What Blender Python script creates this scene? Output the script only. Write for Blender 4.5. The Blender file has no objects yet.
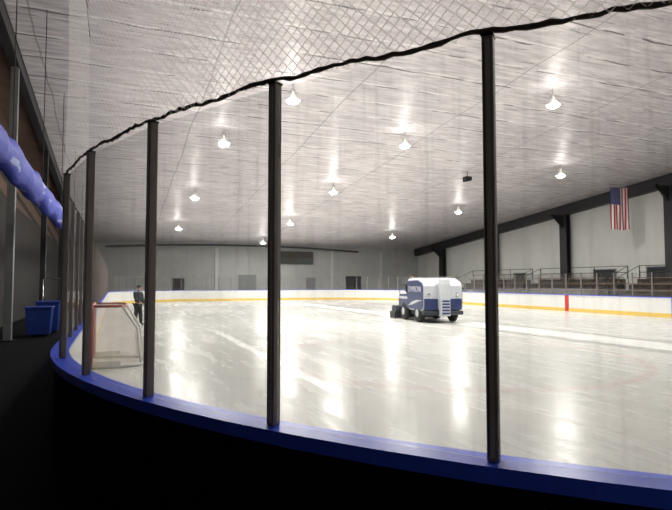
import bpy, bmesh, math, random
from mathutils import Vector, Matrix
random.seed(4)
S=bpy.context.scene
COL=S.collection
S.view_settings.view_transform='Standard'
# ------------------------------------------------------------------ node helpers
def new_mat(name):
    m=bpy.data.materials.new(name); m.use_nodes=True
    nt=m.node_tree
    b=nt.nodes['Principled BSDF']
    return m,nt,b
def pmat(name,col,rough=.5,metal=0.,noise=.08,scale=6.,bump=0.,spec=.5,emit=None,estr=0.):
    m,nt,b=new_mat(name)
    N=nt.nodes; L=nt.links
    tc=N.new('ShaderNodeTexCoord'); nz=N.new('ShaderNodeTexNoise')
    nz.inputs['Scale'].default_value=scale; nz.inputs['Detail'].default_value=4
    L.new(tc.outputs['Object'],nz.inputs['Vector'])
    mx=N.new('ShaderNodeMixRGB'); mx.blend_type='MIX'
    c=Vector(col[:3])
    mx.inputs[1].default_value=(*[max(0,x*(1-noise*2)) for x in c],1)
    mx.inputs[2].default_value=(*[min(1,x*(1+noise*2)) for x in c],1)
    L.new(nz.outputs['Fac'],mx.inputs[0]); L.new(mx.outputs[0],b.inputs['Base Color'])
    b.inputs['Roughness'].default_value=rough; b.inputs['Metallic'].default_value=metal
    b.inputs['Specular IOR Level'].default_value=spec
    if bump:
        bp=N.new('ShaderNodeBump'); bp.inputs['Strength'].default_value=bump
        L.new(nz.outputs['Fac'],bp.inputs['Height']); L.new(bp.outputs[0],b.inputs['Normal'])
    if emit:
        b.inputs['Emission Color'].default_value=(*emit,1); b.inputs['Emission Strength'].default_value=estr
    return m
class NX:
    def __init__(s,nt): s.nt=nt
    def m(s,op,a,b=None,c=None):
        n=s.nt.nodes.new('ShaderNodeMath'); n.operation=op
        for i,v in enumerate((a,b,c)):
            if v is None: continue
            if isinstance(v,(int,float)): n.inputs[i].default_value=v
            else: s.nt.links.new(v,n.inputs[i])
        return n.outputs[0]
    def mix(s,f,a,b):
        n=s.nt.nodes.new('ShaderNodeMixRGB')
        for i,v in enumerate((f,a,b)):
            if isinstance(v,(int,float)): n.inputs[i].default_value=v
            elif isinstance(v,tuple): n.inputs[i].default_value=(*v,1)
            else: s.nt.links.new(v,n.inputs[i])
        return n.outputs[0]
    def noise(s,vec,scale,detail=3,rough=.5):
        n=s.nt.nodes.new('ShaderNodeTexNoise'); n.inputs['Scale'].default_value=scale
        n.inputs['Detail'].default_value=detail; n.inputs['Roughness'].default_value=rough
        s.nt.links.new(vec,n.inputs['Vector']); return n.outputs['Fac']
    def mapping(s,vec,scale,loc=(0,0,0),rot=(0,0,0)):
        n=s.nt.nodes.new('ShaderNodeMapping'); n.inputs['Scale'].default_value=scale
        n.inputs['Location'].default_value=loc; n.inputs['Rotation'].default_value=rot
        s.nt.links.new(vec,n.inputs['Vector']); return n.outputs[0]
    def step(s,v,lo,hi):
        n=s.nt.nodes.new('ShaderNodeMapRange'); n.interpolation_type='SMOOTHSTEP'
        s.nt.links.new(v,n.inputs[0]); n.inputs[1].default_value=lo; n.inputs[2].default_value=hi
        return n.outputs[0]
    def obj(s):
        n=s.nt.nodes.new('ShaderNodeTexCoord'); return n.outputs['Object']
    def uv(s):
        n=s.nt.nodes.new('ShaderNodeTexCoord'); return n.outputs['UV']
    def sep(s,v):
        n=s.nt.nodes.new('ShaderNodeSeparateXYZ'); s.nt.links.new(v,n.inputs[0]); return n.outputs
    def bump(s,h,st,dist,b):
        n=s.nt.nodes.new('ShaderNodeBump'); n.inputs['Strength'].default_value=st; n.inputs['Distance'].default_value=dist
        s.nt.links.new(h,n.inputs['Height']); s.nt.links.new(n.outputs[0],b.inputs['Normal'])
# ------------------------------------------------------------------ mesh helpers
def link(o,parent=None):
    COL.objects.link(o)
    if parent: o.parent=parent
    return o
def empty(name,loc=(0,0,0),rz=0,**kw):
    o=bpy.data.objects.new(name,None); o.location=loc; o.rotation_euler=(0,0,rz); o.empty_display_size=.2
    link(o); tag(o,**kw); return o
def tag(o,label=None,category=None,group=None,kind=None):
    if label:o['label']=label
    if category:o['category']=category
    if group:o['group']=group
    if kind:o['kind']=kind
    return o
def mobj(name,verts,faces,mat,parent=None,loc=(0,0,0),rot=(0,0,0),smooth=False,bevel=0,**kw):
    me=bpy.data.meshes.new(name); me.from_pydata([tuple(v) for v in verts],[],faces); me.update()
    o=bpy.data.objects.new(name,me); me.materials.append(mat); o.location=loc; o.rotation_euler=rot
    bm=bmesh.new(); bm.from_mesh(me); bmesh.ops.recalc_face_normals(bm,faces=bm.faces); bm.to_mesh(me); bm.free()
    if smooth:
        for p in me.polygons:p.use_smooth=True
    if bevel:
        b=o.modifiers.new('b','BEVEL'); b.width=bevel; b.segments=2
    link(o,parent); tag(o,**kw); return o
def boxv(a,b):
    x0,y0,z0=a;x1,y1,z1=b
    v=[(x0,y0,z0),(x1,y0,z0),(x1,y1,z0),(x0,y1,z0),(x0,y0,z1),(x1,y0,z1),(x1,y1,z1),(x0,y1,z1)]
    f=[(0,3,2,1),(4,5,6,7),(0,1,5,4),(1,2,6,5),(2,3,7,6),(3,0,4,7)]
    return v,f
def box(name,a,b,mat,parent=None,bevel=0,**kw):
    c=Vector(((a[0]+b[0])/2,(a[1]+b[1])/2,a[2]))
    v,f=boxv(Vector(a)-c,Vector(b)-c)
    return mobj(name,v,f,mat,parent,loc=c,bevel=bevel,**kw)
def boxes(name,lst,mat,parent=None,bevel=0,**kw):
    V=[];F=[]
    for a,b in lst:
        v,f=boxv(a,b); k=len(V); V+=v; F+=[tuple(i+k for i in q) for q in f]
    return mobj(name,V,F,mat,parent,bevel=bevel,**kw)
def prism(name,prof,y0,y1,mat,parent=None,bevel=0,**kw):
    n=len(prof)
    V=[(x,y0,z) for x,z in prof]+[(x,y1,z) for x,z in prof]
    F=[tuple(range(n)),tuple(range(2*n-1,n-1,-1))]+[(i,(i+1)%n,n+(i+1)%n,n+i) for i in range(n)]
    return mobj(name,V,F,mat,parent,bevel=bevel,**kw)
def tubegeo(pts,r,n=8,closed=False):
    V=[];F=[]
    m=len(pts)
    pts=[Vector(p) for p in pts]
    up=None
    for i,p in enumerate(pts):
        a=pts[(i-1)%m] if (closed or i>0) else p
        b=pts[(i+1)%m] if (closed or i<m-1) else p
        t=(b-a).normalized()
        if up is None:
            up=Vector((0,0,1)) if abs(t.z)<.9 else Vector((1,0,0))
        s=t.cross(up)
        if s.length<1e-3: s=t.cross(Vector((1,0,0)))
        s.normalize(); w=s.cross(t).normalized(); up=w
        rr=r[i] if isinstance(r,(list,tuple)) else r
        for k in range(n):
            an=2*math.pi*k/n
            V.append(p+s*math.cos(an)*rr+w*math.sin(an)*rr)
    for i in range(m if closed else m-1):
        j=(i+1)%m
        for k in range(n):
            F.append((i*n+k,i*n+(k+1)%n,j*n+(k+1)%n,j*n+k))
    if not closed:
        F.append(tuple(range(n))); F.append(tuple(range((m-1)*n,m*n)))
    return V,F
def tubes(name,paths,r,mat,parent=None,n=8,closed=False,**kw):
    V=[];F=[]
    for p in paths:
        v,f=tubegeo(p,r,n,closed); k=len(V); V+=v; F+=[tuple(i+k for i in q) for q in f]
    return mobj(name,V,F,mat,parent,smooth=True,**kw)
def lathe(name,prof,mat,parent=None,n=24,loc=(0,0,0),rot=(0,0,0),**kw):
    V=[];F=[]
    for r,z in prof:
        for k in range(n):
            a=2*math.pi*k/n; V.append((max(r,1e-4)*math.cos(a),max(r,1e-4)*math.sin(a),z))
    for i in range(len(prof)-1):
        for k in range(n):
            F.append((i*n+k,i*n+(k+1)%n,(i+1)*n+(k+1)%n,(i+1)*n+k))
    o=mobj(name,V,F,mat,parent,loc=loc,rot=rot,smooth=True,**kw); return o
def copy_tree(o,loc,rz=None,label=None):
    c=o.copy(); COL.objects.link(c); c.location=loc
    if rz is not None: c.rotation_euler=(0,0,rz)
    def rec(src,dst):
        for ch in list(src.children):
            k=ch.copy(); COL.objects.link(k); k.parent=dst; k.matrix_parent_inverse=ch.matrix_parent_inverse.copy(); rec(ch,k)
    rec(o,c)
    if label:c['label']=label
    return c
# ------------------------------------------------------------------ frame & rink dims
CA,SA=.9272,.3746      # rink frame: X across, Y along the rink. camera looks to (SA,CA)
CH=1.9
def cz(Y): return 11.76-.096*Y
X0,X1,Y0,Y1,R=-.55,27.3,-.67,55.5,8.5
CX,CY=X0+R,Y0+R
BT=1.09   # top of the cap rail
# ------------------------------------------------------------------ materials
M={}
M['white_paint']=pmat('board_white',(.78,.78,.76),.35,noise=.04)
M['yellow']=pmat('kick_yellow',(.78,.55,.13),.4,noise=.06)
M['blue']=pmat('ledge_blue',(.04,.10,.80),.35,noise=.1)
M['black']=pmat('shade_black',(.005,.005,.007),.8,noise=.3,spec=.1)  # dark floor and outer boards, with their backlit shade put into the colour
M['darkmetal']=pmat('dark_bronze_metal',(.22,.185,.17),.55,0,noise=.15)
M['alu']=pmat('aluminium_trim',(.36,.32,.30),.5,0,noise=.1)
M['steelblack']=pmat('black_steel',(.02,.02,.024),.5,.2,noise=.2)
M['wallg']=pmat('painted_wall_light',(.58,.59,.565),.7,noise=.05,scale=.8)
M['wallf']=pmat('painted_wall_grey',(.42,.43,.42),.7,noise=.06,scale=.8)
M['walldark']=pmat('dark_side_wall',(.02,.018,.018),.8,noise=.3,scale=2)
M['rope']=pmat('brown_black_rope',(.06,.045,.038),.8,noise=.2,scale=60)
M['red']=pmat('red_paint',(.55,.05,.04),.4,noise=.08)
M['goalred']=pmat('goal_frame_red',(.40,.08,.06),.4,noise=.15)
M['lineblue']=pmat('line_blue',(.05,.12,.6),.4,noise=.08)
M['wood']=pmat('brown_wood',(.17,.10,.065),.6,noise=.25,scale=5)
M['wooddk']=pmat('dark_wood',(.06,.04,.028),.7,noise=.3,scale=5)
M['binblue']=pmat('bin_blue',(.025,.055,.30),.4,noise=.1)
M['rubber']=pmat('tyre_rubber',(.02,.02,.02),.8,noise=.2)
M['zwhite']=pmat('machine_white',(.56,.58,.63),.3,noise=.03)
M['zblue']=pmat('machine_blue',(.025,.04,.13),.3,noise=.12)
M['zdark']=pmat('machine_dark_steel',(.04,.045,.06),.5,.3,noise=.2)
M['chrome']=pmat('chrome',(.6,.6,.6),.2,.9,noise=.05)
M['skin']=pmat('skin',(.50,.30,.22),.6,noise=.05)
M['jacket']=pmat('dark_jacket',(.02,.025,.035),.8,noise=.2,scale=20)
M['teal']=pmat('driver_jacket',(.03,.06,.10),.8,noise=.2,scale=20)
M['trouser']=pmat('dark_trousers',(.015,.015,.018),.85,noise=.2,scale=20)
M['hair']=pmat('dark_hair',(.02,.014,.01),.7,noise=.3,scale=40)
M['window']=pmat('dark_window_glass',(.03,.035,.04),.15,noise=.2)
M['doorm']=pmat('grey_door',(.20,.21,.22),.5,noise=.08)
M['score']=pmat('scoreboard_black',(.03,.04,.04),.4,noise=.2)
M['lampcase']=pmat('lamp_housing',(.45,.45,.44),.5,.2,noise=.1)
M['reflector']=pmat('lamp_reflector',(.75,.75,.72),.3,.3,noise=.03)
M['lens']=pmat('lamp_lens',(1,1,1),.3,noise=0,emit=(1,.97,.88),estr=40)
M['flagred']=pmat('flag_red',(.42,.03,.05),.8,noise=.1)
M['flagwhite']=pmat('flag_white',(.75,.75,.74),.8,noise=.04)
M['flagblue']=pmat('flag_blue',(.02,.03,.15),.8,noise=.1)
# glass
def glassmat(name,refl=1.,haze=.03):
    m=bpy.data.materials.new(name); m.use_nodes=True; nt=m.node_tree; N=nt.nodes; N.clear(); x=NX(nt)
    out=N.new('ShaderNodeOutputMaterial'); tr=N.new('ShaderNodeBsdfTransparent'); tr.inputs[0].default_value=(.985,.99,.987,1)
    gl=N.new('ShaderNodeBsdfGlossy'); gl.inputs['Roughness'].default_value=.03
    df=N.new('ShaderNodeBsdfDiffuse'); df.inputs[0].default_value=(.8,.8,.8,1)
    fr=N.new('ShaderNodeFresnel'); fr.inputs[0].default_value=1.45
    f=x.m('MULTIPLY',fr.outputs[0],refl)
    f=x.m('MINIMUM',f,.3)
    m1=N.new('ShaderNodeMixShader'); nt.links.new(f,m1.inputs[0]); nt.links.new(tr.outputs[0],m1.inputs[1]); nt.links.new(gl.outputs[0],m1.inputs[2])
    nz=x.noise(x.mapping(x.obj(),(9,9,.6)),2.,4,.7)
    h=x.m('MULTIPLY',x.step(nz,.45,.9),haze)
    m2=N.new('ShaderNodeMixShader'); nt.links.new(h,m2.inputs[0]); nt.links.new(m1.outputs[0],m2.inputs[1]); nt.links.new(df.outputs[0],m2.inputs[2])
    nt.links.new(m2.outputs[0],out.inputs[0]); return m
M['glass']=glassmat('rink_glass',.4,.12)
# netting
def netmat(name,cell,w,col):
    m=bpy.data.materials.new(name); m.use_nodes=True; nt=m.node_tree; N=nt.nodes; N.clear(); x=NX(nt)
    out=N.new('ShaderNodeOutputMaterial'); tr=N.new('ShaderNodeBsdfTransparent')
    df=N.new('ShaderNodeBsdfDiffuse'); df.inputs[0].default_value=(*col,1)
    tl=N.new('ShaderNodeBsdfTranslucent'); tl.inputs[0].default_value=(*col,1)
    ms=N.new('ShaderNodeMixShader'); ms.inputs[0].default_value=.5
    nt.links.new(df.outputs[0],ms.inputs[1]); nt.links.new(tl.outputs[0],ms.inputs[2])
    u,v,_=x.sep(x.uv())
    a=x.m('FRACT',x.m('DIVIDE',x.m('ADD',u,v),cell*1.414)); b=x.m('FRACT',x.m('ADD',x.m('DIVIDE',x.m('SUBTRACT',u,v),cell*1.414),100))
    g=x.m('MAXIMUM',x.m('LESS_THAN',a,w),x.m('LESS_THAN',b,w))
    mm=N.new('ShaderNodeMixShader'); nt.links.new(g,mm.inputs[0]); nt.links.new(tr.outputs[0],mm.inputs[1]); nt.links.new(ms.outputs[0],mm.inputs[2])
    nt.links.new(mm.outputs[0],out.inputs[0]); return m
M['net']=netmat('spectator_netting',.05,.115,(1,.96,.93))
M['gnet']=netmat('goal_netting',.05,.26,(.88,.84,.80))
# ice
def icemat():
    m,nt,b=new_mat('ice'); x=NX(nt); o=x.obj(); X,Y,Z=x.sep(o)
    big=x.noise(x.mapping(o,(.25,.06,1)),1.,4,.6)
    fine=x.noise(x.mapping(o,(2.5,.35,1)),1.,5,.65)
    scuff=x.noise(x.mapping(o,(.9,.5,1),rot=(0,0,.6)),1.,6,.7)
    base=x.mix(x.step(big,.3,.7),(.56,.565,.55),(.70,.69,.66))
    base=x.mix(x.m('MULTIPLY',x.step(fine,.52,.75),.35),base,(.48,.49,.49))
    base=x.mix(x.m('MULTIPLY',x.step(scuff,.56,.66),.35),base,(.40,.42,.43))
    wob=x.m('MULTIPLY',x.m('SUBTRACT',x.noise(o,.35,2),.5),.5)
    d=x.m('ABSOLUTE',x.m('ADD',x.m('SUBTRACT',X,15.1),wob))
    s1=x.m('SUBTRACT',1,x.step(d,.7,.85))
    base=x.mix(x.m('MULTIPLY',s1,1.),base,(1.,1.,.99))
    edge=x.m('SUBTRACT',1,x.step(x.m('ABSOLUTE',x.m('SUBTRACT',d,1.15)),.15,.4))
    base=x.mix(x.m('MULTIPLY',edge,.55),base,(.33,.34,.34))
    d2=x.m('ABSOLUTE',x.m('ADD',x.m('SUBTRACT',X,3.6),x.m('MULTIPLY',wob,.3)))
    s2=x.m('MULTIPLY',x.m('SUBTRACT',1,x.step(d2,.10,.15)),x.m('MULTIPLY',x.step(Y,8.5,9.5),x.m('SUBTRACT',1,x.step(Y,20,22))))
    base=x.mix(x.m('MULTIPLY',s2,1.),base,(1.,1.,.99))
    rr=x.m('SQRT',x.m('ADD',x.m('POWER',x.m('SUBTRACT',X,8.),2),x.m('POWER',x.m('SUBTRACT',Y,12.),2)))
    ring=x.m('SUBTRACT',1,x.step(x.m('ABSOLUTE',x.m('SUBTRACT',rr,4.5)),.06,.22))
    base=x.mix(x.m('MULTIPLY',ring,.18),base,(.55,.25,.22))
    nt.links.new(base,b.inputs['Base Color'])
    ro=x.m('ADD',.22,x.m('MULTIPLY',x.step(fine,.4,.8),.16)); ro=x.m('SUBTRACT',ro,x.m('MULTIPLY',s1,.1))
    nt.links.new(ro,b.inputs['Roughness']); b.inputs['IOR'].default_value=1.31
    b.inputs['Specular IOR Level'].default_value=.28
    x.bump(x.noise(x.mapping(o,(3,1,1)),2.,3),.12,.02,b)
    return m
M['ice']=icemat()
# ceiling foil
def foil():
    m,nt,b=new_mat('foil_insulation'); x=NX(nt); o=x.obj(); X,Y,Z=x.sep(o)
    wr=x.noise(x.mapping(o,(.6,4.,1)),1.3,6,.65); lg=x.noise(x.mapping(o,(.15,.2,1)),1.,3)
    base=x.mix(x.step(wr,.3,.7),(.60,.55,.58),(.96,.91,.93))
    base=x.mix(x.m('MULTIPLY',x.step(lg,.35,.7),.3),base,(.52,.48,.52))
    yy=x.m('ADD',Y,x.m('MULTIPLY',x.m('SUBTRACT',x.noise(x.mapping(o,(.5,.5,1)),1.,2),.5),.35))
    fy=x.m('FRACT',x.m('DIVIDE',x.m('ADD',yy,30),1.55))
    l1=x.m('LESS_THAN',fy,.05)
    dash=x.step(x.noise(x.mapping(o,(.9,5,1)),1.,3),.47,.55)
    base=x.mix(x.m('MULTIPLY',x.m('MULTIPLY',l1,dash),.85),base,(.08,.07,.08))
    l2=x.m('MULTIPLY',x.m('GREATER_THAN',fy,.92),x.m('SUBTRACT',1,dash))
    base=x.mix(x.m('MULTIPLY',l2,.9),base,(1,.98,.98))
    fy2=x.m('FRACT',x.m('DIVIDE',x.m('ADD',yy,30.4),.775))
    d2=x.step(x.noise(x.mapping(o,(1.1,3,1),loc=(4,9,0)),1.,3),.54,.6)
    base=x.mix(x.m('MULTIPLY',x.m('MULTIPLY',x.m('LESS_THAN',fy2,.05),d2),.6),base,(.12,.1,.12))
    xx=x.m('ADD',X,x.m('MULTIPLY',x.m('SUBTRACT',x.noise(x.mapping(o,(.2,.2,1)),1.,2),.5),.5))
    fx=x.m('FRACT',x.m('DIVIDE',x.m('ADD',xx,20),5.8)); l3=x.m('LESS_THAN',fx,.010)
    base=x.mix(x.m('MULTIPLY',l3,.5),base,(.15,.14,.15))
    nt.links.new(base,b.inputs['Base Color'])
    b.inputs['Metallic'].default_value=.2; b.inputs['Roughness'].default_value=.36
    h=x.m('ADD',wr,x.m('MULTIPLY',x.m('ABSOLUTE',x.m('SUBTRACT',fy,.5)),.9))
    x.bump(h,.6,.14,b); return m
M['foil']=foil()
def planks():
    m,nt,b=new_mat('brown_plank_wall'); x=NX(nt); o=x.obj(); X,Y,Z=x.sep(o)
    f=x.m('FRACT',x.m('DIVIDE',x.m('ADD',Z,x.m('MULTIPLY',Y,.096)),.9))
    base=x.mix(x.noise(x.mapping(o,(1,.4,6)),2.,4),(.08,.048,.035),(.19,.11,.08))
    base=x.mix(x.m('LESS_THAN',f,.35),base,(.012,.01,.01)); nt.links.new(base,b.inputs['Base Color'])
    b.inputs['Roughness'].default_value=.8; return m
M['planks']=planks()
def bluefab():
    m,nt,b=new_mat('blue_fabric'); x=NX(nt); o=x.obj()
    n=x.noise(x.mapping(o,(2,.7,2)),1.5,5,.6)
    base=x.mix(n,(.018,.028,.26),(.045,.075,.60)); w=x.step(x.noise(x.mapping(o,(3,.8,4),loc=(2,1,0)),1.,2),.62,.66)
    base=x.mix(x.m('MULTIPLY',w,.7),base,(.40,.47,.75)); nt.links.new(base,b.inputs['Base Color'])
    b.inputs['Roughness'].default_value=.6
    x.bump(n,.6,.1,b); return m
M['bluefab']=bluefab()

# ------------------------------------------------------------------ structure
XL,XR,YN,YF=-4.6,35.4,-9.,60.
def st(o): o['kind']='structure'; return o
st(box('floor',(XL-.5,YN,-.35),(XR+.5,YF+.3,-.06),M['black']))
V=[];F=[]
nx,ny=10,24
for j in range(ny+1):
    for i in range(nx+1):
        X=-3.2+(XR+.0+3.2)*i/nx; Y=YN+(YF-YN)*j/ny
        V.append((X,Y,cz(Y)))
k=len(V); V+=[(a,b,c+.25) for a,b,c in V]
for j in range(ny):
    for i in range(nx):
        q=[j*(nx+1)+i,j*(nx+1)+i+1,(j+1)*(nx+1)+i+1,(j+1)*(nx+1)+i]
        F.append(tuple(q)); F.append(tuple(a+k for a in reversed(q)))
st(mobj('ceiling',V,F,M['foil']))
def slopewall(name,xa,xb,ya,yb,z0,top,mat):
    v=[(xa,ya,z0),(xb,ya,z0),(xb,yb,z0),(xa,yb,z0),(xa,ya,top(ya)),(xb,ya,top(ya)),(xb,yb,top(yb)),(xa,yb,top(yb))]
    f=[(0,3,2,1),(4,5,6,7),(0,1,5,4),(1,2,6,5),(2,3,7,6),(3,0,4,7)]
    return mobj(name,v,f,mat)
st(slopewall('wall_right',XR,XR+.3,YN,YF,-.1,cz,M['wallg']))
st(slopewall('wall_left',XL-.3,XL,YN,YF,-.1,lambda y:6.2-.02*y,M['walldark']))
st(slopewall('wall_left_upper',XL-.3,XL,YN,YF,0,cz,M['planks']))
bpy.data.objects['wall_left_upper'].location.x=-.02
st(mobj('ceiling_side',[(XL-.3,YN,cz(YN)-.1),(-3.15,YN,cz(YN)-.1),(-3.15,YF,cz(YF)-.1),(XL-.3,YF,cz(YF)-.1),(XL-.3,YN,cz(YN)+.15),(-3.15,YN,cz(YN)+.15),(-3.15,YF,cz(YF)+.15),(XL-.3,YF,cz(YF)+.15)],[(0,3,2,1),(4,5,6,7),(0,1,5,4),(1,2,6,5),(2,3,7,6),(3,0,4,7)],M['planks']))
st(box('wall_far',(XL-.3,YF,-.1),(XR+.3,YF+.3,6.2),M['wallf']))
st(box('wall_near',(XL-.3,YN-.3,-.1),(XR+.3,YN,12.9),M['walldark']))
def slopebeam(name,xa,xb,ya,yb,off0,off1,mat,**kw):
    v=[(xa,ya,cz(ya)-off1),(xb,ya,cz(ya)-off1),(xb,yb,cz(yb)-off1),(xa,yb,cz(yb)-off1),(xa,ya,cz(ya)-off0),(xb,ya,cz(ya)-off0),(xb,yb,cz(yb)-off0),(xa,yb,cz(yb)-off0)]
    f=[(0,3,2,1),(4,5,6,7),(0,1,5,4),(1,2,6,5),(2,3,7,6),(3,0,4,7)]
    return mobj(name,v,f,mat,**kw)
st(slopebeam('trim_1',XR-.5,XR,YN,YF,0.0,.85,M['steelblack']))
st(slopebeam('trim_2',-3.45,-3.15,YN,YF,0.0,.55,M['steelblack']))
for Y in (6.7,16.2,25.7,35.2,44.4,53.8):
    e=empty('steel_column',(XR-.55,Y,-.06),label='black steel roof column against the pale side wall',category='column',group='roof columns by the stands')
    h=cz(Y)-.85+.06
    boxes('shaft',[((-.07,-.38,0),(-.03,.38,h)),((.32,-.38,0),(.36,.38,h)),((-.03,-.04,0),(.32,.04,h))],M['steelblack'],e)
    prism('haunch_bracket',[(.3,h-.02),(-1.3,h-.02),(-1.3,h+.12),(-.1,h-1.1),(.3,h-1.1)],-.06,.06,M['steelblack'],e)
for Y in (12,21,30,39,48):
    e=empty('steel_column',(-3.3,Y,-.06),label='pale grey steel column along the dark side aisle' if Y==21 else 'black steel column along the dark side aisle',category='column',group='aisle columns')
    h=cz(Y)-.55+.06
    boxes('shaft',[((-.12,-.12,0),(.12,.12,h))],M['doorm'] if Y==21 else M['steelblack'],e,bevel=.01)
    box('base_plate',(-.22,-.22,0),(.22,.22,.03),M['steelblack'],e)
n=20
V=[];F=[]
for i in range(n+1):
    t=i/n; X=-1+27.5*t; z=5.35+.42*(1-(2*t-1)**2)
    for dy,dz in ((0,0),(.25,0),(.25,.18),(0,.18)): V.append((X,58.5+dy,z+dz))
for i in range(n):
    for k in range(4): F.append((i*4+k,i*4+(k+1)%4,(i+1)*4+(k+1)%4,(i+1)*4+k))
F+= [(0,1,2,3),(n*4,n*4+1,n*4+2,n*4+3)]
mobj('bowed_roof_beam',V,F,M['steelblack'],label='long bowed black steel beam below the end of the roof',category='beam')
i=1
for (xa,xb,z0,z1,mt) in [(12.6,14.6,0,2.7,'doorm'),(20.5,21.6,0,2.4,'doorm'),(5.6,6.8,0,2.3,'window'),(25.5,27.5,.2,2.6,'window')]:
    e=box('door_%d'%i,(xa,YF-.06,z0-.05),(xb,YF+.02,z1),M[mt]); st(e); i+=1
for (ya,yb,z0,z1) in [(30.6,32.6,1.75,2.85),(26.0,27.9,1.95,2.95),(40.5,42,1.7,2.7)]:
    o=box('window_%d'%i,(XR-.05,ya,z0),(XR+.02,yb,z1),M['window']); st(o)
    t=boxes('trim_%d'%(i+4),[((XR-.07,ya-.08,z0-.08),(XR,ya,z1+.08)),((XR-.07,yb,z0-.08),(XR,yb+.08,z1+.08)),((XR-.07,ya,z0-.08),(XR,yb,z0)),((XR-.07,ya,z1),(XR,yb,z1+.08))],M['doorm']); st(t); i+=1
sb=empty('scoreboard',(18.7,YF-.25,3.95),label='black scoreboard hung high on the grey end wall',category='scoreboard')
box('cabinet',(-2.6,-.0,0),(2.6,.24,1.45),M['score'],sb,bevel=.02)
boxes('digit_panel',[((-2.2,-.02,.8),(-1.1,0,1.25)),((1.1,-.02,.8),(2.2,0,1.25)),((-.7,-.02,.7),(.7,0,1.25)),((-.5,-.02,.2),(.5,0,.5))],M['wooddk'],sb)
for X in (3,10,16.2,23.5,30):
    st(box('trim_%d'%(20+int(X)),(X,YF-.12,-.05),(X+.35,YF,5.6),M['wallg']))
sp=empty('loudspeaker',(20.8,29.0,cz(29)-.75),label='small black loudspeaker hanging below the foil ceiling',category='speaker')
prism('speaker_cabinet',[(-.22,.08),(.22,.16),(.22,.42),(-.22,.42)],-.2,.2,M['steelblack'],sp,bevel=.02)
tubes('mounting_rod',[[(0,0,.42),(0,0,.78)]],.02,M['steelblack'],sp,n=6)
# ------------------------------------------------------------------ ice + boards
def ringpath(off,n=28):
    r=R+off; P=[]
    for (cx,cy,a0) in ((CX,CY,270),(CX,Y1-R,180),(X1-R,Y1-R,90),(X1-R,CY,0)):
        for k in range(n+1):
            a=math.radians(a0-90*k/n); P.append((cx+r*math.cos(a),cy+r*math.sin(a)))
    return P
P=ringpath(-.001)
nP=len(P)
V=[(x,y,0) for x,y in P]+[(x,y,-.06) for x,y in P]
F=[tuple(range(nP)),tuple(range(2*nP-1,nP-1,-1))]+[(k,(k+1)%nP,nP+(k+1)%nP,nP+k) for k in range(nP)]
o=mobj('ice_sheet',V,F,M['ice'],label='glossy white wet ice surface of the hockey rink',category='ice rink')
def ringstrip(name,a,b,z0,z1,mat,parent,bevel=0):
    A=ringpath(a);B=ringpath(b);n=len(A);V=[];F=[]
    for i in range(n):
        V+=[(*A[i],z0),(*B[i],z0),(*B[i],z1),(*A[i],z1)]
    for i in range(n):
        j=(i+1)%n
        for k in range(4): F.append((i*4+k,i*4+(k+1)%4,j*4+(k+1)%4,j*4+k))
    return mobj(name,V,F,mat,parent)
bd=empty('dasher_boards',(0,0,0),label='white rink boards with yellow kick plate and blue cap rail',category='rink boards')
ringstrip('board_panel',0.0,.08,0,BT-.035,M['white_paint'],bd)
ringstrip('kick_plate',-.015,0,0.0,.22,M['yellow'],bd)
ringstrip('outer_panel',.08,.12,-.06,BT-.045,M['black'],bd)
ringstrip('cap_rail',-.03,.15,BT-.035,BT,M['blue'],bd)
ringstrip('rail_lip',.15,.165,BT-.075,BT,M['blue'],bd)
for Y,mt,w in ((27.4,'red',.32),(20.0,'lineblue',.34),(34.8,'lineblue',.34)):
    box('line_marker',(X1-.02,Y-w/2,.0),(X1+.0,Y+w/2,1.04),M[mt],bd)
# ------------------------------------------------------------------ glass + stanchions
ARC=math.radians(84)*R; ST=Y1-R-CY; Q=math.pi/2*R; FS=(X1-R)-(X0+R)
def pathat(s):
    if s<ARC:
        a=math.radians(264)-s/R; return CX+R*math.cos(a),CY+R*math.sin(a)
    s-=ARC
    if s<ST: return X0,CY+s
    s-=ST
    if s<Q:
        a=math.pi-s/R; return CX+R*math.cos(a),Y1-R+R*math.sin(a)
    s-=Q
    if s<FS: return CX+s,Y1
    s-=FS
    if s<Q:
        a=math.pi/2-s/R; return X1-R+R*math.cos(a),Y1-R+R*math.sin(a)
    s-=Q
    return X1,Y1-R-s
STEP=1.235
off=.06
def outp(s):
    a=Vector(pathat(s-.01));b=Vector(pathat(s+.01)); t=(b-a).normalized(); nrm=Vector((-t.y,t.x))
    p=Vector(pathat(s)); return p+nrm*off, math.atan2(t.y,t.x)
total=ARC+ST+Q+FS+Q+ (Y1-R-9)
s0=(math.radians(264-222.0)*R-.038)%STEP
pos=[];s=s0
while s<total: pos.append(s); s+=STEP
tallN=ARC+ST
def make_post(h,detail,lab,grp):
    e=empty('glass_stanchion',(0,0,BT),label=lab,category='post',group=grp)
    w=.026
    boxes('channel',[((-w,-.03,-.0),(w,.03,h))],M['darkmetal'],e,bevel=.004)
    if detail:
        boxes('trim_strip',[((-.010,.03,.02),(.010,.036,h-.02))],M['alu'],e)
        boxes('end_cap',[((-w-.003,-.035,h),(w+.003,.037,h+.012))],M['steelblack'],e)
    return e
def make_panel(w,h,lab,grp):
    return box('rink_glass',(-w/2,-.006,0),(w/2,.006,h),M['glass'],label=lab,category='glass pane',group=grp)
HN=1.965;HF=1.35
pT=make_post(HN,True,'tall dark metal stanchion holding the rink glass','near stanchions')
pF=make_post(HF,False,'short dark metal stanchion on the rink boards','far stanchions')
gl={}
first={'T':True,'F':True}
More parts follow.
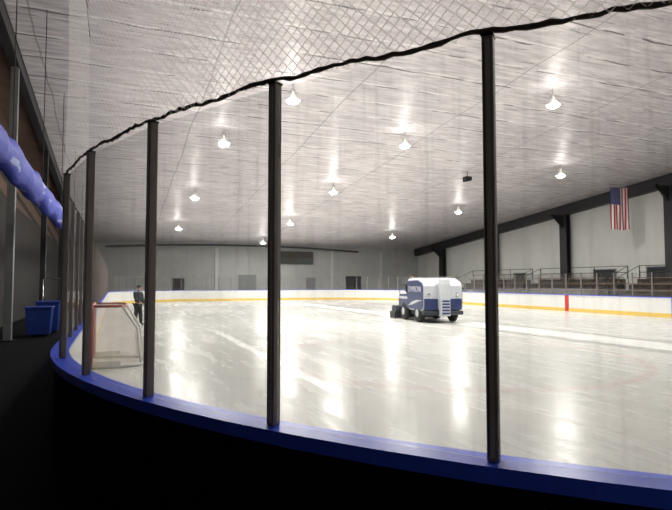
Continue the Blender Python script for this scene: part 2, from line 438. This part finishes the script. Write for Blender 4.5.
for i,s in enumerate(pos):
    p,a=outp(s); tall=s<tallN
    src=pT if tall else pF; key='T' if tall else 'F'
    if first[key]:
        src.location=(p.x,p.y,BT); src.rotation_euler=(0,0,a); first[key]=False
    else: copy_tree(src,(p.x,p.y,BT),a)
    if i<len(pos)-1:
        q,b=outp(pos[i+1]); d=q-p; c=(p+q)/2; ang=math.atan2(d.y,d.x); w=round(d.length-.062,2)
        t2=tall and pos[i+1]<tallN
        kk=(w,t2)
        if kk not in gl:
            gl[kk]=make_panel(w,HN-.02 if t2 else HF-.02,'tall clear rink glass pane between dark posts' if t2 else 'clear low rink glass pane above the boards','near glass panes' if t2 else 'far glass panes')
            gl[kk].location=(c.x,c.y,BT+.002); gl[kk].rotation_euler=(0,0,ang)
        else:
            o=gl[kk].copy(); COL.objects.link(o); o.location=(c.x,c.y,BT+.002); o.rotation_euler=(0,0,ang)
# ------------------------------------------------------------------ netting above the glass
def netobj():
    me=bpy.data.meshes.new('mesh_sheet'); V=[];F=[];UV=[]
    ss=[k*.3 for k in range(0,int((ARC+5)/.3)+1)]
    zb=HN+BT+.01; zt=7.2; nz=10
    for s in ss:
        p,a=outp(s+.02)
        for j in range(nz+1):
            z=zb+(zt-zb)*j/nz
            bulge=.05*math.sin(s*2.1+j*.6)
            V.append((p.x+bulge*.3,p.y+bulge*.3,z)); UV.append((s,z+.03*math.sin(s*3)))
    m=nz+1
    for i in range(len(ss)-1):
        for j in range(nz): F.append((i*m+j,(i+1)*m+j,(i+1)*m+j+1,i*m+j+1))
    me.from_pydata(V,[],F); uvl=me.uv_layers.new()
    for l in me.loops: uvl.data[l.index].uv=UV[l.vertex_index]
    me.materials.append(M['net']); return me,ss,zb,zt
me,ss,zb,zt=netobj()
ne=empty('spectator_netting',(0,0,0),label='pale protective netting hanging above the corner glass',category='safety netting')
o=bpy.data.objects.new('mesh_sheet',me); link(o,ne)
rp=[]
for k in range(0,int((ARC+5)/.05)):
    s=k*.05; p,a=outp(s+.02); ph=((s-s0)%STEP)/STEP
    z=zb+.022-.016*math.sin(ph*math.pi)+.008*math.sin(s*9.3)+random.uniform(-.007,.007)
    rp.append((p.x,p.y,z))
tubes('edge_rope',[rp],[random.uniform(.009,.016) for _ in rp],M['rope'],ne,n=6)
tp=[(*outp(s+.02)[0],zt) for s in ss]
tubes('support_cable',[tp],.01,M['rope'],ne,n=6)
for k in range(0,len(ss),9):
    p=outp(ss[k]+.02)[0]; tubes('hanging_cable',[[(p.x,p.y,zt),(p.x,p.y,cz(p.y)+.02)]],.008,M['rope'],ne,n=5)

# ------------------------------------------------------------------ lamps
def lamp():
    e=empty('high_bay_lamp',(0,0,0),label='lit metal halide lamp hanging from the foil ceiling',category='ceiling lamp',group='rink ceiling lamps')
    tubes('hanger_rod',[[(0,0,.34),(0,0,.62)]],.015,M['lampcase'],e,n=6)
    lathe('ballast_housing',[(0,.14),(.09,.15),(.10,.2),(.10,.32),(.06,.36),(0,.36)],M['lampcase'],e,n=16)
    lathe('reflector',[(.08,.16),(.12,.12),(.20,.03),(.26,-.06),(.29,-.12),(.275,-.12),(.24,-.05),(.18,.02),(.08,.13)],M['reflector'],e,n=24)
    lathe('lens',[(0,-.24),(.12,-.225),(.22,-.18),(.27,-.10),(.0,-.095)],M['lens'],e,n=24)
    return e
LP=[(4.7,26),(4.8,37),(4.9,48),(13.4,23.9),(13.3,33.4),(13.6,44),(13.8,54),(25.7,26.1),(25.5,36.8),(25.7,48.5),(6.4,20.4),(17,17.6),(5.5,10.5),(14,8.5),(26,13)]  # last three hang out of view, added to light the near end
L0=lamp()
for i,(X,Y) in enumerate(LP):
    z=cz(Y)-.6
    if i==0: L0.location=(X,Y,z)
    else: copy_tree(L0,(X,Y,z))
    ld=bpy.data.lights.new('lamp_light','AREA'); ld.shape='DISK'; ld.size=.6; ld.energy=580 if Y>15 else 440; ld.color=(1,.97,.90)
    lo=bpy.data.objects.new('lamp_light',ld); lo.location=(X,Y,z-.28); COL.objects.link(lo)
    pd=bpy.data.lights.new('lamp_uplight','POINT'); pd.energy=30; pd.shadow_soft_size=.15; pd.color=(1,.97,.90)
    po=bpy.data.objects.new('lamp_uplight',pd); po.location=(X-.15,Y-.42,z-.14); COL.objects.link(po)
wl=empty('fill_lamp',(3.0,YN+.02,3.2),label='added unseen fill lamp behind the spectator walkway',category='fill lamp')  # unseen lamp added behind the camera to lighten the dark posts
box('lamp_housing',(-.4,0,0),(.4,.1,.2),M['lampcase'],wl,bevel=.01)
box('fill_diffuser',(-.36,.1,.03),(.36,.13,.17),M['reflector'],wl,bevel=.01)
ld=bpy.data.lights.new('fill_light','AREA'); ld.shape='RECTANGLE'; ld.size=.7; ld.size_y=.2; ld.energy=75; ld.color=(1,.93,.85)  # added fill for the camera side of the stanchions
lo=bpy.data.objects.new('fill_light',ld); lo.location=(3.0,YN+.2,3.3); lo.rotation_euler=(math.radians(90),0,0); COL.objects.link(lo)

# ------------------------------------------------------------------ people
def skinobj(name,verts,edges,radii,mat,parent,sub=1):
    me=bpy.data.meshes.new(name); me.from_pydata(verts,edges,[]); me.update()
    bm=bmesh.new(); bm.from_mesh(me); lay=bm.verts.layers.skin.verify(); bm.verts.ensure_lookup_table()
    for i,r in enumerate(radii):
        r=r if isinstance(r,tuple) else (r,r)
        bm.verts[i][lay].radius=r; bm.verts[i][lay].use_root=(i==0)
    bm.to_mesh(me); bm.free()
    me.materials.append(mat)
    o=bpy.data.objects.new(name,me); link(o,parent)
    md=o.modifiers.new('skin','SKIN'); md.use_smooth_shade=True
    sd=o.modifiers.new('sub','SUBSURF'); sd.levels=sub; sd.render_levels=sub
    return o
def person(loc,rz,pose,jm,tm,label,parent_name='person'):
    e=empty(parent_name,loc,rz,label=label,category='person')
    J=pose
    V=[];E=[];Rr=[];ix={}
    def add(k,p,r,par=None):
        ix[k]=len(V); V.append(p); Rr.append(r)
        if par is not None: E.append((ix[par],ix[k]))
    add('pel',J['pel'],.12); add('waist',J['waist'],.11,'pel'); add('chest',J['chest'],.13,'waist'); add('nb',J['nb'],.065,'chest'); add('nk',J['nk'],.052,'nb')
    h=Vector(J['hd'])
    add('jaw',tuple(h+Vector((.015,0,-.07))),.068,'nk'); add('hm',tuple(h),.09,'jaw'); add('ht',tuple(h+Vector((-.01,0,.07))),.065,'hm')
    for sd in ('l','r'):
        add('sh'+sd,J['sh'+sd],.06,'chest'); add('el'+sd,J['el'+sd],.043,'sh'+sd); add('wr'+sd,J['wr'+sd],.028,'el'+sd)
        w=Vector(J['wr'+sd]); d=(w-Vector(J['el'+sd])).normalized()
        pa=w+d*.06; add('pa'+sd,tuple(pa),(.034,.02),'wr'+sd)
        side=d.cross(Vector((0,0,1))); side=side.normalized() if side.length>.1 else Vector((1,0,0))
        bend=side.cross(d).normalized()
        for q in range(4):
            l=(.075,.085,.08,.062)[q]; o_=side*(q-1.5)*.02
            add('f%d%s'%(q,sd),tuple(pa+d*.04+o_),.009,'pa'+sd)
            add('g%d%s'%(q,sd),tuple(pa+d*(.04+l*.5)+o_-bend*.01),.0085,'f%d%s'%(q,sd))
            add('h%d%s'%(q,sd),tuple(pa+d*(.04+l*.8)+o_-bend*.035),.008,'g%d%s'%(q,sd))
        add('t0'+sd,tuple(pa-side*.045+d*.01),.010,'pa'+sd); add('t1'+sd,tuple(pa-side*.06+d*.04-bend*.015),.009,'t0'+sd)
        add('hip'+sd,J['hip'+sd],.085,'pel'); add('kn'+sd,J['kn'+sd],.058,'hip'+sd); add('an'+sd,J['an'+sd],.04,'kn'+sd)
        add('toe'+sd,J['toe'+sd],.035,'an'+sd)
    skinobj('body',V,E,Rr,M['skin'],e)
    def sub(name,keys,edges,extra,mat):
        m={k:i for i,k in enumerate(keys)}
        skinobj(name,[V[ix[k]] for k in keys],[(m[a],m[b]) for a,b in edges],[ (Rr[ix[k]] if not isinstance(Rr[ix[k]],tuple) else .03)+extra for k in keys],mat,e)
    sub('jacket',['chest','waist','pel','nb','shl','ell','wrl','shr','elr','wrr'],[('chest','waist'),('waist','pel'),('chest','nb'),('chest','shl'),('shl','ell'),('ell','wrl'),('chest','shr'),('shr','elr'),('elr','wrr')],.04,jm)
    sub('trousers',['pel','hipl','knl','anl','hipr','knr','anr'],[('pel','hipl'),('hipl','knl'),('knl','anl'),('pel','hipr'),('hipr','knr'),('knr','anr')],.03,tm)
    for sd in 'lr': sub('shoe',['an'+sd,'toe'+sd],[('an'+sd,'toe'+sd)],.014,M['rubber'])
    VV=[];FF=[];n=14
    for a in range(7):
        th=a/6*math.pi*.56
        for b in range(n):
            ph=2*math.pi*b/n; VV.append((h.x-.015+.108*math.sin(th)*math.cos(ph)-(.02 if a==6 else 0),h.y+.100*math.sin(th)*math.sin(ph),h.z+.02+.118*math.cos(th)))
    for a in range(6):
        for b in range(n): FF.append((a*n+b,a*n+(b+1)%n,(a+1)*n+(b+1)%n,(a+1)*n+b))
    mobj('hair',VV,FF,M['hair'],e,smooth=True)
    tubes('nose',[[tuple(h+Vector((.085,0,.01))),tuple(h+Vector((.105,0,-.02)))]],.011,M['skin'],e,n=6)
    for sg in (1,-1):
        lathe('eye',[(0,-.011),(.009,-.005),(.009,.005),(0,.011)],M['zwhite'],e,n=8,loc=tuple(h+Vector((.082,sg*.032,.012))))
        lathe('ear',[(0,-.03),(.014,-.01),(.016,.012),(0,.03)],M['skin'],e,n=8,loc=tuple(h+Vector((0,sg*.09,-.0))))
    boxes('mouth',[(tuple(h+Vector((.07,-.022,-.058))),tuple(h+Vector((.086,.022,-.050))))],M['goalred'],e)
    return e
stand=dict(pel=(0,0,.95),waist=(.01,0,1.1),chest=(.03,0,1.30),nb=(.03,0,1.46),nk=(.04,0,1.52),hd=(.055,0,1.65),
 shl=(.03,.18,1.40),shr=(.03,-.18,1.40),ell=(.02,.25,1.13),elr=(.06,-.24,1.13),wrl=(.14,.22,.93),wrr=(.24,-.18,1.02),
 hipl=(0,.09,.88),hipr=(0,-.09,.88),knl=(.06,.11,.49),knr=(-.02,-.1,.49),anl=(.06,.13,.09),anr=(-.1,-.11,.09),toel=(.2,.15,.05),toer=(.05,-.12,.05))
person((.93,25.4,0.0),math.radians(-40),stand,M['jacket'],M['trouser'],'standing person in dark jacket on the ice near the goal')

# ------------------------------------------------------------------ goal (opening turned to the side boards)
ge=empty('hockey_goal',(-.47,14.0,0),math.pi,label='red framed hockey goal with white netting beside the boards',category='hockey goal')
H=1.36;Wd=.93
front=[[(0,-Wd,.03),(0,-Wd,H-.08),(0,-Wd+.03,H-.02),(0,-Wd+.08,H),(0,Wd-.08,H),(0,Wd-.03,H-.02),(0,Wd,H-.08),(0,Wd,.03)]]
tubes('goal_post_frame',front,.045,M['goalred'],ge,n=10)
base=[(0,-Wd,.04),(-.6,-Wd+.02,.04),(-1.02,-Wd+.16,.04),(-1.14,-Wd+.5,.04),(-1.14,Wd-.5,.04),(-1.02,Wd-.16,.04),(-.6,Wd-.02,.04),(0,Wd,.04)]
tubes('base_frame',[base],.04,M['flagwhite'],ge)
top=[(0,-Wd+.05,H),(-.5,-Wd+.06,H),(-.68,-Wd+.22,H),(-.72,0,H),(-.68,Wd-.22,H),(-.5,Wd-.06,H),(0,Wd-.05,H)]
tubes('top_shelf_frame',[top],.028,M['goalred'],ge)
for p in ([(-.72,0,H),(-1.03,0,.85),(-1.14,0,.04)],[(-.62,-Wd+.14,H),(-.95,-Wd+.13,.85),(-1.03,-Wd+.18,.04)],[(-.62,Wd-.14,H),(-.95,Wd-.13,.85),(-1.03,Wd-.18,.04)]):
    tubes('back_strut',[p],.025,M['flagwhite'],ge)
tp2=[(0,-Wd+.02,H),(-.4,-Wd+.05,H),(-.62,-Wd+.13,H),(-.71,-.4,H),(-.71,.4,H),(-.62,Wd-.13,H),(-.4,Wd-.05,H),(0,Wd-.02,H)]
me=bpy.data.meshes.new('netting');V=[];UV=[];F=[]
def lerp(a,b,t): return tuple(a[i]+(b[i]-a[i])*t for i in range(3))
NJ=8
acc=0
for i in range(8):
    if i: acc+=(Vector(base[i])-Vector(base[i-1])).length
    for j in range(NJ+1):
        t=j/NJ; p=lerp(base[i],tp2[i],t)
        if 0<i<7: p=(p[0]-.10*math.sin(t*math.pi),p[1],p[2])
        V.append(p); UV.append((acc,t*H))
for i in range(7):
    for j in range(NJ): F.append((i*9+j,(i+1)*9+j,(i+1)*9+j+1,i*9+j+1))
k=len(V)
for p in tp2: V.append(p); UV.append((p[1],p[0]))
F.append(tuple(range(k,k+8)))
me.from_pydata(V,[],F); uvl=me.uv_layers.new()
for l in me.loops: uvl.data[l.index].uv=UV[l.vertex_index]
me.materials.append(M['gnet']); link(bpy.data.objects.new('netting',me),ge)
for sg in (-1,1): boxes('base_skirt',[((-.6,sg*(Wd+.02)-.01,.04),(-.02,sg*(Wd+.02)+.01,.16))],M['flagwhite'],ge)

# ------------------------------------------------------------------ ice resurfacer
ZX,ZY,ZR=14.42,23.6,math.radians(-99)
z=empty('ice_resurfacer',(ZX,ZY,0),ZR,label='blue and white ice resurfacing machine driving on the wet ice',category='ice resurfacer')
box('chassis',(-1.5,-.72,.32),(1.7,.72,.72),M['zdark'],z,bevel=.03)
prism('rear_body',[(-1.55,.62),(-1.62,1.15),(-1.35,1.30),(-.15,1.34),(-.15,.62)],-.93,.93,M['zblue'],z,bevel=.04)
prism('snow_tank',[(-.15,.62),(-.15,1.95),(-.02,2.04),(1.35,2.06),(1.85,1.90),(1.95,1.72),(1.95,.70),(1.75,.55),(.2,.55)],-.97,.97,M['zwhite'],z,bevel=.05)
for sg in (1,-1):
    y0=.972 if sg>0 else -.984
    prism('side_graphic',[(-.12,.66),(-.12,1.93),(1.3,1.98),(1.8,1.84),(1.93,1.66),(1.93,.72),(1.7,.6),(.2,.6)],y0,y0+.012,M['zblue'],z)
    prism('side_swoosh',[(0,.75),(.5,.95),(1.1,1.05),(1.85,1.05),(1.2,.95),(.6,.82)],y0+sg*.004,y0+.012+sg*.004,M['zwhite'],z)
    boxes('side_stripe',[((-1.5,.94 if sg>0 else -.955,1.06),(-.2,.955 if sg>0 else -.94,1.18))],M['zwhite'],z)
prism('front_chute',[(1.9,.5),(1.95,1.95),(2.02,2.1),(2.2,2.05),(2.28,1.8),(2.28,.35),(1.95,.3)],-.23,.23,M['zwhite'],z,bevel=.03)
boxes('front_graphic',[((1.955,-.93,.60),(1.968,-.26,1.12)),((1.955,.26,.60),(1.968,.93,1.12))],M['zblue'],z)
boxes('chute_grille',[((2.285,-.18,.42+.14*k),(2.295,.18,.50+.14*k)) for k in range(5)],M['zblue'],z)
boxes('front_bumper',[((1.75,-.98,.38),(2.05,.98,.56))],M['zdark'],z,bevel=.03)
for sg in (1,-1):
    lathe('headlight',[(0,.05),(.07,.045),(.08,.0),(.06,-.06),(0,-.07)],M['chrome'],z,n=16,loc=(1.98,sg*.72,1.3),rot=(0,math.pi/2,0))
boxes('tank_lid',[((-.05,-.9,2.05),(1.3,.9,2.10))],M['zwhite'],z,bevel=.015)
for x_ in (-.75,1.15):
    for sg in (1,-1):
        w=lathe('wheel',[(.20,-.14),(.36,-.14),(.42,-.09),(.43,0),(.42,.09),(.36,.14),(.20,.14)],M['rubber'],z,n=28,loc=(x_,sg*.84,.43),rot=(math.pi/2,0,0))
        lathe('hub',[(0,-.11),(.1,-.11),(.20,-.135),(.21,0),(.20,.135),(.1,.11),(0,.11)],M['zwhite'],w,n=20)
prism('conditioner',[(-2.35,.04),(-2.35,.5),(-2.2,.68),(-1.8,.66),(-1.65,.4),(-1.65,.04)],-1.05,1.05,M['zdark'],z,bevel=.02)
for sg in (1,-1): boxes('runner',[((-2.4,sg*1.09-.03,.0),(-1.6,sg*1.09+.03,.36))],M['steelblack'],z)
for sg in (1,-1): tubes('lift_arm',[[(-1.4,sg*.6,.8),(-2.0,sg*.6,.62)]],.05,M['zdark'],z)
tubes('water_hose',[[(-1.5,.25,1.2),(-1.8,.25,1.15),(-2.0,.25,.9),(-2.05,.25,.65)]],.035,M['rubber'],z)
box('seat',(-1.25,-.62,1.30),(-.8,-.15,1.42),M['rubber'],z,bevel=.03)
box('seat_back',(-1.40,-.62,1.38),(-1.28,-.15,1.80),M['rubber'],z,bevel=.03)
box('console',(-.35,-.65,1.30),(-.16,-.1,1.72),M['zdark'],z,bevel=.02)
tubes('steering_column',[[(-.3,-.38,1.66),(-.46,-.38,1.78)]],.02,M['zdark'],z)
ring=[(-.48+.06*math.cos(t),-.38+.19*math.sin(t),1.79+.15*math.cos(t)) for t in [2*math.pi*k/20 for k in range(20)]]
tubes('steering_wheel',[ring],.014,M['rubber'],z,n=6,closed=True)
tubes('guard_rail',[[(-1.5,-.88,1.28),(-1.5,-.88,1.75),(-1.5,.88,1.75),(-1.5,.88,1.28)]],.02,M['zdark'],z)
def lettering(body,size,loc,rot,mat,parent):
    c=bpy.data.curves.new('t','FONT'); c.body=body; c.size=size; c.extrude=.004; c.align_x='CENTER'; c.align_y='CENTER'
    t=bpy.data.objects.new('t',c); COL.objects.link(t)
    dg=bpy.context.evaluated_depsgraph_get(); me=bpy.data.meshes.new_from_object(t.evaluated_get(dg))
    bpy.data.objects.remove(t)
    me.materials.clear(); me.materials.append(mat)
    o=bpy.data.objects.new('lettering',me); o.location=loc; o.rotation_euler=rot; link(o,parent)
lettering('ZAMBONI',.38,(.85,-.99,1.55),(math.pi/2,0,0),M['zwhite'],z)
lettering('ZAMBONI',.38,(.85,.99,1.55),(math.pi/2,0,math.pi),M['zwhite'],z)
seatp=dict(pel=(0,0,.12),waist=(0,0,.28),chest=(.02,0,.48),nb=(.04,0,.63),nk=(.05,0,.69),hd=(.07,0,.80),
 shl=(.02,.18,.58),shr=(.02,-.18,.58),ell=(.16,.25,.38),elr=(.16,-.24,.38),wrl=(.40,.17,.42),wrr=(.40,-.17,.42),
 hipl=(.05,.1,.1),hipr=(.05,-.1,.1),knl=(.46,.13,.12),knr=(.46,-.13,.12),anl=(.44,.13,-.02),anr=(.44,-.13,-.02),toel=(.55,.14,-.04),toer=(.55,-.14,-.04))
zm=Matrix.Rotation(ZR,4,'Z'); off3=zm@Vector((-1.08,-.38,0))
person((ZX+off3.x,ZY+off3.y,1.40),ZR,seatp,M['teal'],M['trouser'],'seated driver in dark jacket steering the ice resurfacer')

# ------------------------------------------------------------------ bleachers and rails on the far side
for k in range(4):
    Yc=13.5+k*9.6
    e=empty('bleacher',(29.6,Yc,-.06),label='brown wooden bleacher rows behind the rink glass',category='bleachers',group='side bleachers')
    for r in range(5):
        boxes('seat_plank',[((r*.85+.35,-4.3,.55+r*.42),(r*.85+.65,4.3,.60+r*.42))],M['wood'],e)
        boxes('riser',[((r*.85+.72,-4.3,.0),(r*.85+.80,4.3,.50+r*.42))],M['wooddk'],e)
        boxes('foot_board',[((r*.85,-4.3,.08+r*.42),(r*.85+.72,4.3,.12+r*.42))],M['wooddk'],e)
    tubes('top_rail',[[(4.4,-4.3,2.2),(4.4,-4.3,3.1),(4.4,4.3,3.1),(4.4,4.3,2.2)],[(4.4,-1.4,2.2),(4.4,-1.4,3.1)],[(4.4,1.4,2.2),(4.4,1.4,3.1)],[(4.4,-4.3,2.65),(4.4,4.3,2.65)]],.025,M['steelblack'],e)
    for sy in (-4.35,4.35):
        tubes('side_rail',[[(.5,sy,.1),(.5,sy,1.5),(4.4,sy,3.1),(4.4,sy,1.8)],[(2.4,sy,.9),(2.4,sy,2.28)]],.025,M['steelblack'],e)
# ------------------------------------------------------------------ flag
FX,FY,FZ=32.7,27.8,5.55
fe=empty('american_flag',(FX,FY,FZ),math.radians(-18),label='american flag hanging vertically beside the pale wall',category='flag')
me=bpy.data.meshes.new('flag_cloth');V=[];F=[];MI=[]
FW,FH=1.35,2.95; nxx,nyy=26,20
for j in range(nyy+1):
    for i in range(nxx+1):
        V.append((-FW/2+FW*i/nxx,.06*math.sin(i*.7+j*.12)*(1-.6*j/nyy),FH*j/nyy+.03*math.sin(i*.3)))
for j in range(nyy):
    for i in range(nxx):
        F.append((j*(nxx+1)+i,j*(nxx+1)+i+1,(j+1)*(nxx+1)+i+1,(j+1)*(nxx+1)+i))
        MI.append(2 if (i<14 and j>=12) else (0 if (i//2)%2==0 else 1))
me.from_pydata(V,[],F)
for m_ in ('flagred','flagwhite','flagblue'): me.materials.append(M[m_])
for p,mi in zip(me.polygons,MI): p.material_index=mi; p.use_smooth=True
link(bpy.data.objects.new('flag_cloth',me),fe)
V=[];F=[]
for r in range(11):
    for c in range(5 if r%2==0 else 4):
        cx=-FW/2+.07+(c+(.5 if r%2 else 0))*.142; czz=FH*.6+.10+r*.1
        k=len(V); i_=(cx+FW/2)/FW*nxx; j_=czz/FH*nyy
        yb=.06*math.sin(i_*.7+j_*.12)*(1-.6*j_/nyy)-.012
        for q in range(10):
            rr=.036 if q%2==0 else .015; V.append((cx+rr*math.sin(q*math.pi/5),yb,czz+rr*math.cos(q*math.pi/5)))
        F.append(tuple(range(k,k+10)))
mobj('stars',V,F,M['flagwhite'],fe)
tubes('flag_pole',[[(-FW/2-.1,0,FH+.03),(FW/2+.1,0,FH+.03)]],.02,M['chrome'],fe)
ch=cz(FY)-FZ
for sx in (-1,1): tubes('hanging_cord',[[(sx*FW/2,0,FH),(sx*FW/2,0,ch+.1)]],.006,M['rope'],fe,n=5)

# ------------------------------------------------------------------ left aisle things
V=[];F=[];nn=90;m_=14
for i in range(nn+1):
    Y=4+44*i/nn
    rz_=.33+.04*math.sin(i*1.1)+.03*math.sin(i*2.7); rx_=.24+.03*math.sin(i*1.9)
    sag=-.06*abs(math.sin(i*.35))
    for k in range(m_):
        a=2*math.pi*k/m_; V.append((-2.05+rx_*math.cos(a),Y,4.42+sag+rz_*math.sin(a)*(1+.1*math.sin(3*a+i))))
for i in range(nn):
    for k in range(m_): F.append((i*m_+k,i*m_+(k+1)%m_,(i+1)*m_+(k+1)%m_,(i+1)*m_+k))
F+=[tuple(range(m_)),tuple(range(nn*m_,(nn+1)*m_))]
de=empty('fabric_duct',(0,0,0),label='long wrinkled bright blue fabric duct over the side aisle',category='fabric duct')
mobj('fabric_sleeve',V,F,M['bluefab'],de,smooth=True)
for Y in (8,13,18,24,31,38,45): tubes('hanging_strap',[[(-2.05,Y,4.7),(-2.05,Y,cz(Y)+.02)]],.012,M['rope'],de,n=5)
def bin_(loc,lab,w,h):
    e=empty('storage_bin',loc,label=lab,category='bin')
    a=w/2
    V=[(-a*.85,-a*.85,.06),(a*.85,-a*.85,.06),(a*.85,a*.85,.06),(-a*.85,a*.85,.06),(-a,-a,h),(a,-a,h),(a,a,h),(-a,a,h)]
    mobj('bin_body',V,[(0,3,2,1),(0,1,5,4),(1,2,6,5),(2,3,7,6),(3,0,4,7),(4,5,6,7)],M['binblue'],e,bevel=.02)
    box('lid',(-a-.03,-a-.03,h),(a+.03,a+.03,h+.07),M['binblue'],e,bevel=.02)
    for sx in (-1,1):
        for sy in (-1,1):
            box('wheel',(sx*a*.6-.04,sy*a*.75-.04,0),(sx*a*.6+.04,sy*a*.75+.04,.08),M['rubber'],e,bevel=.02)
bin_((-2.55,22.6,-.06),'blue lidded storage bin in the dark aisle',.85,1.0)
bin_((-2.4,24.0,-.06),'taller blue lidded bin standing behind another bin',.8,1.15)
fe2=empty('metal_railing',(-3.0,27.5,-.06),label='pale metal railing with clear panels in the aisle',category='railing')
tubes('rail_frame',[[(0,0,0),(0,0,2.1)],[(.75,0,0),(.75,0,2.1)],[(1.5,0,0),(1.5,0,2.1)],[(0,0,2.1),(1.5,0,2.1)],[(0,0,1.1),(1.5,0,1.1)]],.03,M['chrome'],fe2)
box('clear_panel',(.02,-.005,1.12),(1.48,.005,2.08),M['glass'],fe2)

# ------------------------------------------------------------------ world, camera
w=bpy.data.worlds.new('world'); S.world=w; w.use_nodes=True
w.node_tree.nodes['Background'].inputs[0].default_value=(.5,.5,.55,1); w.node_tree.nodes['Background'].inputs[1].default_value=.02
cd=bpy.data.cameras.new('camera'); cam=bpy.data.objects.new('camera',cd); COL.objects.link(cam)
cd.sensor_width=36; cd.lens=545/672*36; cd.clip_start=.05; cd.clip_end=300
cam.location=(0,0,CH)
cam.rotation_euler=(math.pi/2+math.atan(27/545),0,-math.atan2(SA,CA))
S.camera=cam
